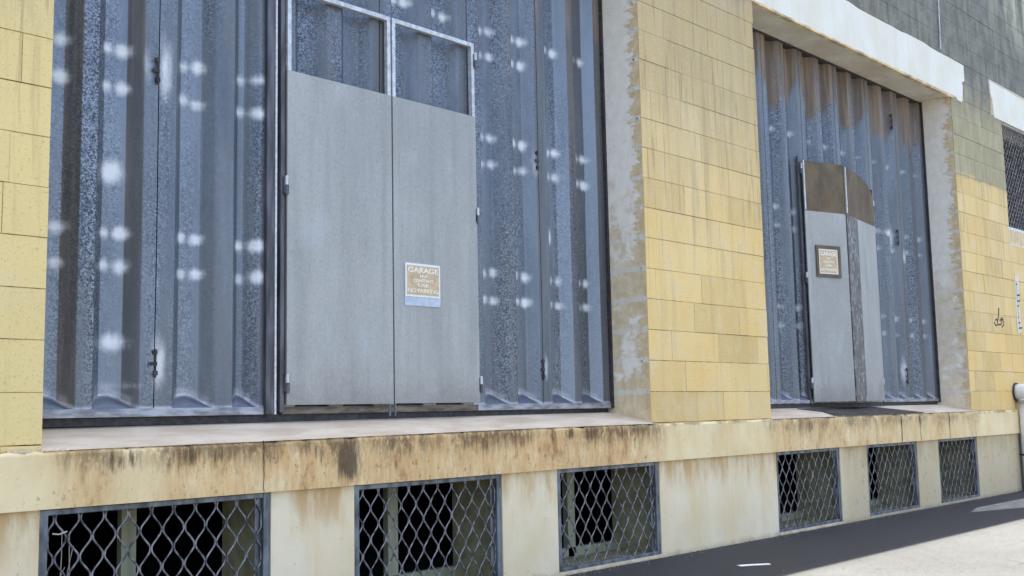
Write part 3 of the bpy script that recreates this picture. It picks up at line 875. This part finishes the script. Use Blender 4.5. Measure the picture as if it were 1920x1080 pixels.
# ------------------------------------------------------------------ things
def sign(x0, z0, x1, z1, blank, y, label, rot=0.0, framed=False):
    e = empty('warning_sign', (x0, y, z0), label, 'sign', 'garage warning signs on the doors')
    W, Hh = x1 - x0, z1 - z0
    def put(o): return o
    b = MB(); b.box(x0, y - .004, z0, x1, y, z1); b.build('plate', M['signb'] if not framed else M['signw'], e)
    zb = z0 + blank
    m_ = .018
    b = MB()
    b.box(x0 + .004, y - .0075, zb, x1 - .004, y - .0042, z1 - .004); 
    b.build('border', M['signw'], e)
    b = MB(); b.box(x0 + m_, y - .0095, zb + m_ * .8, x1 - m_, y - .0077, z1 - m_); b.build('panel', M['signt'], e)
    if framed:
        b = MB(); t = .035
        b.box(x0 - t, y - .014, z0 - t, x0, y, z1 + t); b.box(x1, y - .014, z0 - t, x1 + t, y, z1 + t)
        b.box(x0, y - .014, z0 - t, x1, y, z0); b.box(x0, y - .014, z1, x1, y, z1 + t)
        b.build('sign_frame', M['rust'], e)
    lines = [('GARAGE', .245, 1.0), ('IN', .12, .22), ('CONSTANT', .15, .66), ('USE', .14, .34), ('NO PARKING', .195, 1.0)]
    zt = z1 - m_ - .008; Hf = (z1 - m_) - (zb + m_ * .8) - .016; wf = W - 2 * m_ - .016
    for tx, hf, wff in lines:
        cu = bpy.data.curves.new('t', 'FONT'); cu.body = tx; cu.align_x = 'CENTER'; cu.extrude = .0008; cu.offset = .012
        to = bpy.data.objects.new('t', cu); COL.objects.link(to)
        dg = bpy.context.evaluated_depsgraph_get()
        tm = bpy.data.meshes.new_from_object(to.evaluated_get(dg)); bpy.data.objects.remove(to)
        xs_ = [v.co.x for v in tm.vertices]; ys_ = [v.co.y for v in tm.vertices]
        sx = wf * wff / (max(xs_) - min(xs_)); sy = Hf * hf * .80 / (max(ys_) - min(ys_))
        zc = zt - Hf * hf * .9; zt -= Hf * hf + Hf * .035
        for v in tm.vertices:
            X_ = (v.co.x - (max(xs_) + min(xs_)) / 2) * sx + (x0 + x1) / 2
            Z_ = (v.co.y - min(ys_)) * sy + zc
            v.co = (X_, y - .0100 - v.co.z, Z_)
        link('lettering', tm, M['letterd'] if tx == 'NO PARKING' else M['letter'], e)
    if rot: e.rotation_euler = (0, 0, rot)
    return e
sign(-2.277, .845, -1.950, 1.140, .062, YL - .001, 'garage warning sign screwed to the large flat grey door leaf')
e = sign(0, 0, .285, .27, .0, 0, 'rust-framed garage warning sign on the narrow leaf of the far door', framed=True)
for o in e.children: pass
hx = Vector((3.32, .372, 0)); dd = Vector((3.89 - 3.32, .200 - .372, 0)).normalized(); nn = Vector((dd.y, -dd.x, 0)); nn = nn if nn.y < 0 else -nn
e.location = hx + dd * .155 + nn * .0165 + Vector((0, 0, 1.50)); e.rotation_euler = (0, 0, math.atan2(dd.y, dd.x))

# dark steel plate lying on the platform before the far door
e = empty('steel_plate', (4.0, .15, .05), 'dark steel plate lying on the platform under the ajar leaves of the far door', 'plate')
b = MB(); sl_ = lambda y: .0035 + .117 * (y + .03) / .62 + .002
poly = [(2.99, .345), (4.55, .345), (5.08, -.028), (3.62, -.03), (3.1, .16)]
poly = [(2.95, .36), (4.6, .36), (5.10, -.026), (3.02, -.026), (3.1, .16)]
vv = [(x, y, float(ledge_top(x)) + (float(np.interp(x, [2, 7], [.112, .124])) - float(ledge_top(x))) * (.36 * (y + .03) / .18 if y < .15 else .36 + .64 * (y - .15) / .44) + dz) for dz in (.003, .010) for x, y in poly]
n = len(poly)
b.add(vv, [tuple(range(n))[::-1], tuple(range(n, 2 * n))] + [(i, (i + 1) % n, (i + 1) % n + n, i + n) for i in range(n)])
b.build('plate', M['plate'], e)
# chalk patch on the plate left out; drain pipe at the right end
e = empty('drainpipe', (8.24, -.14, ZG), 'fat white drainpipe at the right end of the ledge', 'drainpipe')
px, py = 8.10, -.115
b = MB(); b.tube([(px, py, ZG), (px, py, .15)], .085, 24); b.build('pipe', M['pvc'], e, smooth=True)
b = MB(); b.tube([(px, -.0, .235), (px, -.06, .235), (px, -.50, .235)], .108, 28); b.build('outlet', M['pvc'], e, smooth=True)
b = MB(); b.tube([(px, -.004, .235), (px, -.022, .235)], .125, 28); b.build('collar', M['dark'], e)
b = MB(); b.tube([(px, py, .09), (px, py, .125)], .1, 24); b.build('collar', M['pvcg'], e)
b = MB(); b.tube([(px, py, -.60), (px, py, -.575)], .098, 24); b.box(px - .02, py + .05, -.60, px + .02, .0, -.575); b.build('bracket', M['dark'], e)
# paper scrap
e = MB(); pts = [(.02, -.72), (.10, -.76), (.24, -.86), (.20, -.90), (.09, -.82), (.0, -.77)]
e.prism(pts, 'z', ZG + .002, ZG + .006)
o = e.build('paper_scrap', M['paper']); o['label'] = 'small white paper scrap on the shaded asphalt'; o['category'] = 'litter'
# dry stalks in the first basement grille
b = MB()
for i, (x0, x1, zb, zt) in enumerate(((-4.77, -4.72, -1.0, -.42), (-4.70, -4.66, -1.0, -.44), (-4.74, -4.63, -1.0, -.50), (-4.80, -4.68, -.95, -.6))):
    pts = [(x0 + (x1 - x0) * t + .02 * math.sin(3 * t + i), .075 + .01 * i, zb + (zt - zb) * t) for t in [k / 8 for k in range(9)]]
    b.tube(pts, .0022, 5)
b.tube([(-4.79, .015, -.425), (-4.76, .01, -.43), (-4.72, .015, -.42)], .004, 5)
o = b.build('dry_stalks', M['straw']); o['label'] = 'thin dry stalks caught behind the grille of the leftmost basement window'; o['category'] = 'plant'
# grit and leaf litter along the foot of the wall
b = MB(); RG = random.Random(12)
for i in range(700):
    x = RG.uniform(-2.5, 8.0); y = -.004 - abs(RG.gauss(0, .05)) if i < 600 else RG.uniform(-3.5, -.1)
    r_ = RG.uniform(.003, .009); z = ZG + .001
    k_ = [(x + r_ * RG.uniform(.6, 1.3) * math.cos(t), y + r_ * RG.uniform(.6, 1.3) * math.sin(t)) for t in (0, 1.3, 2.6, 3.9, 5.1)]
    b.add([(q[0], q[1], z) for q in k_] + [(x, y, z + r_)], [(0, 1, 5), (1, 2, 5), (2, 3, 5), (3, 4, 5), (4, 0, 5)])
o = b.build('grit', M['gritm']); o['kind'] = 'stuff'; o['label'] = 'loose grit scattered along the foot of the wall'; o['category'] = 'grit'
# graffiti marks on the right wall
b = MB()
R2 = random.Random(2)
def stroke(pts, w=.012): b.tube([(x, -.004, z) for x, z in pts], w, 4, 0, .25)
gx, gz = 7.50, 1.14
for pts in ([(0, 0), (.05, -.04), (.12, -.03), (.10, .05), (.04, .03)], [(.12, .02), (.17, .10), (.20, .20)], [(.14, -.02), (.24, -.02), (.26, .08)], [(.20, .04), (.30, .05)], [(.26, -.05), (.33, -.02), (.31, .08)]):
    stroke([(gx + x, gz + z) for x, z in pts])
b.build('graffiti', M['ink'], B)
b = MB(); b.prism([(8.33, 1.02), (8.50, 1.05), (8.48, 1.5), (8.52, 1.85), (8.38, 1.83), (8.34, 1.5)], 'y', -.0045, -.002); b.build('whitewash_patch', M['pad'], B)
b = MB()
for z, L in ((1.70, .04), (1.55, .12), (1.47, .10), (1.40, .05), (1.25, .03), (1.17, .05), (1.10, .12)):
    stroke([(8.39, z), (8.39 + L, z + .01)], .014)
stroke([(8.41, 1.75), (8.40, 1.08)], .006)
b.build('graffiti', M['ink'], B)
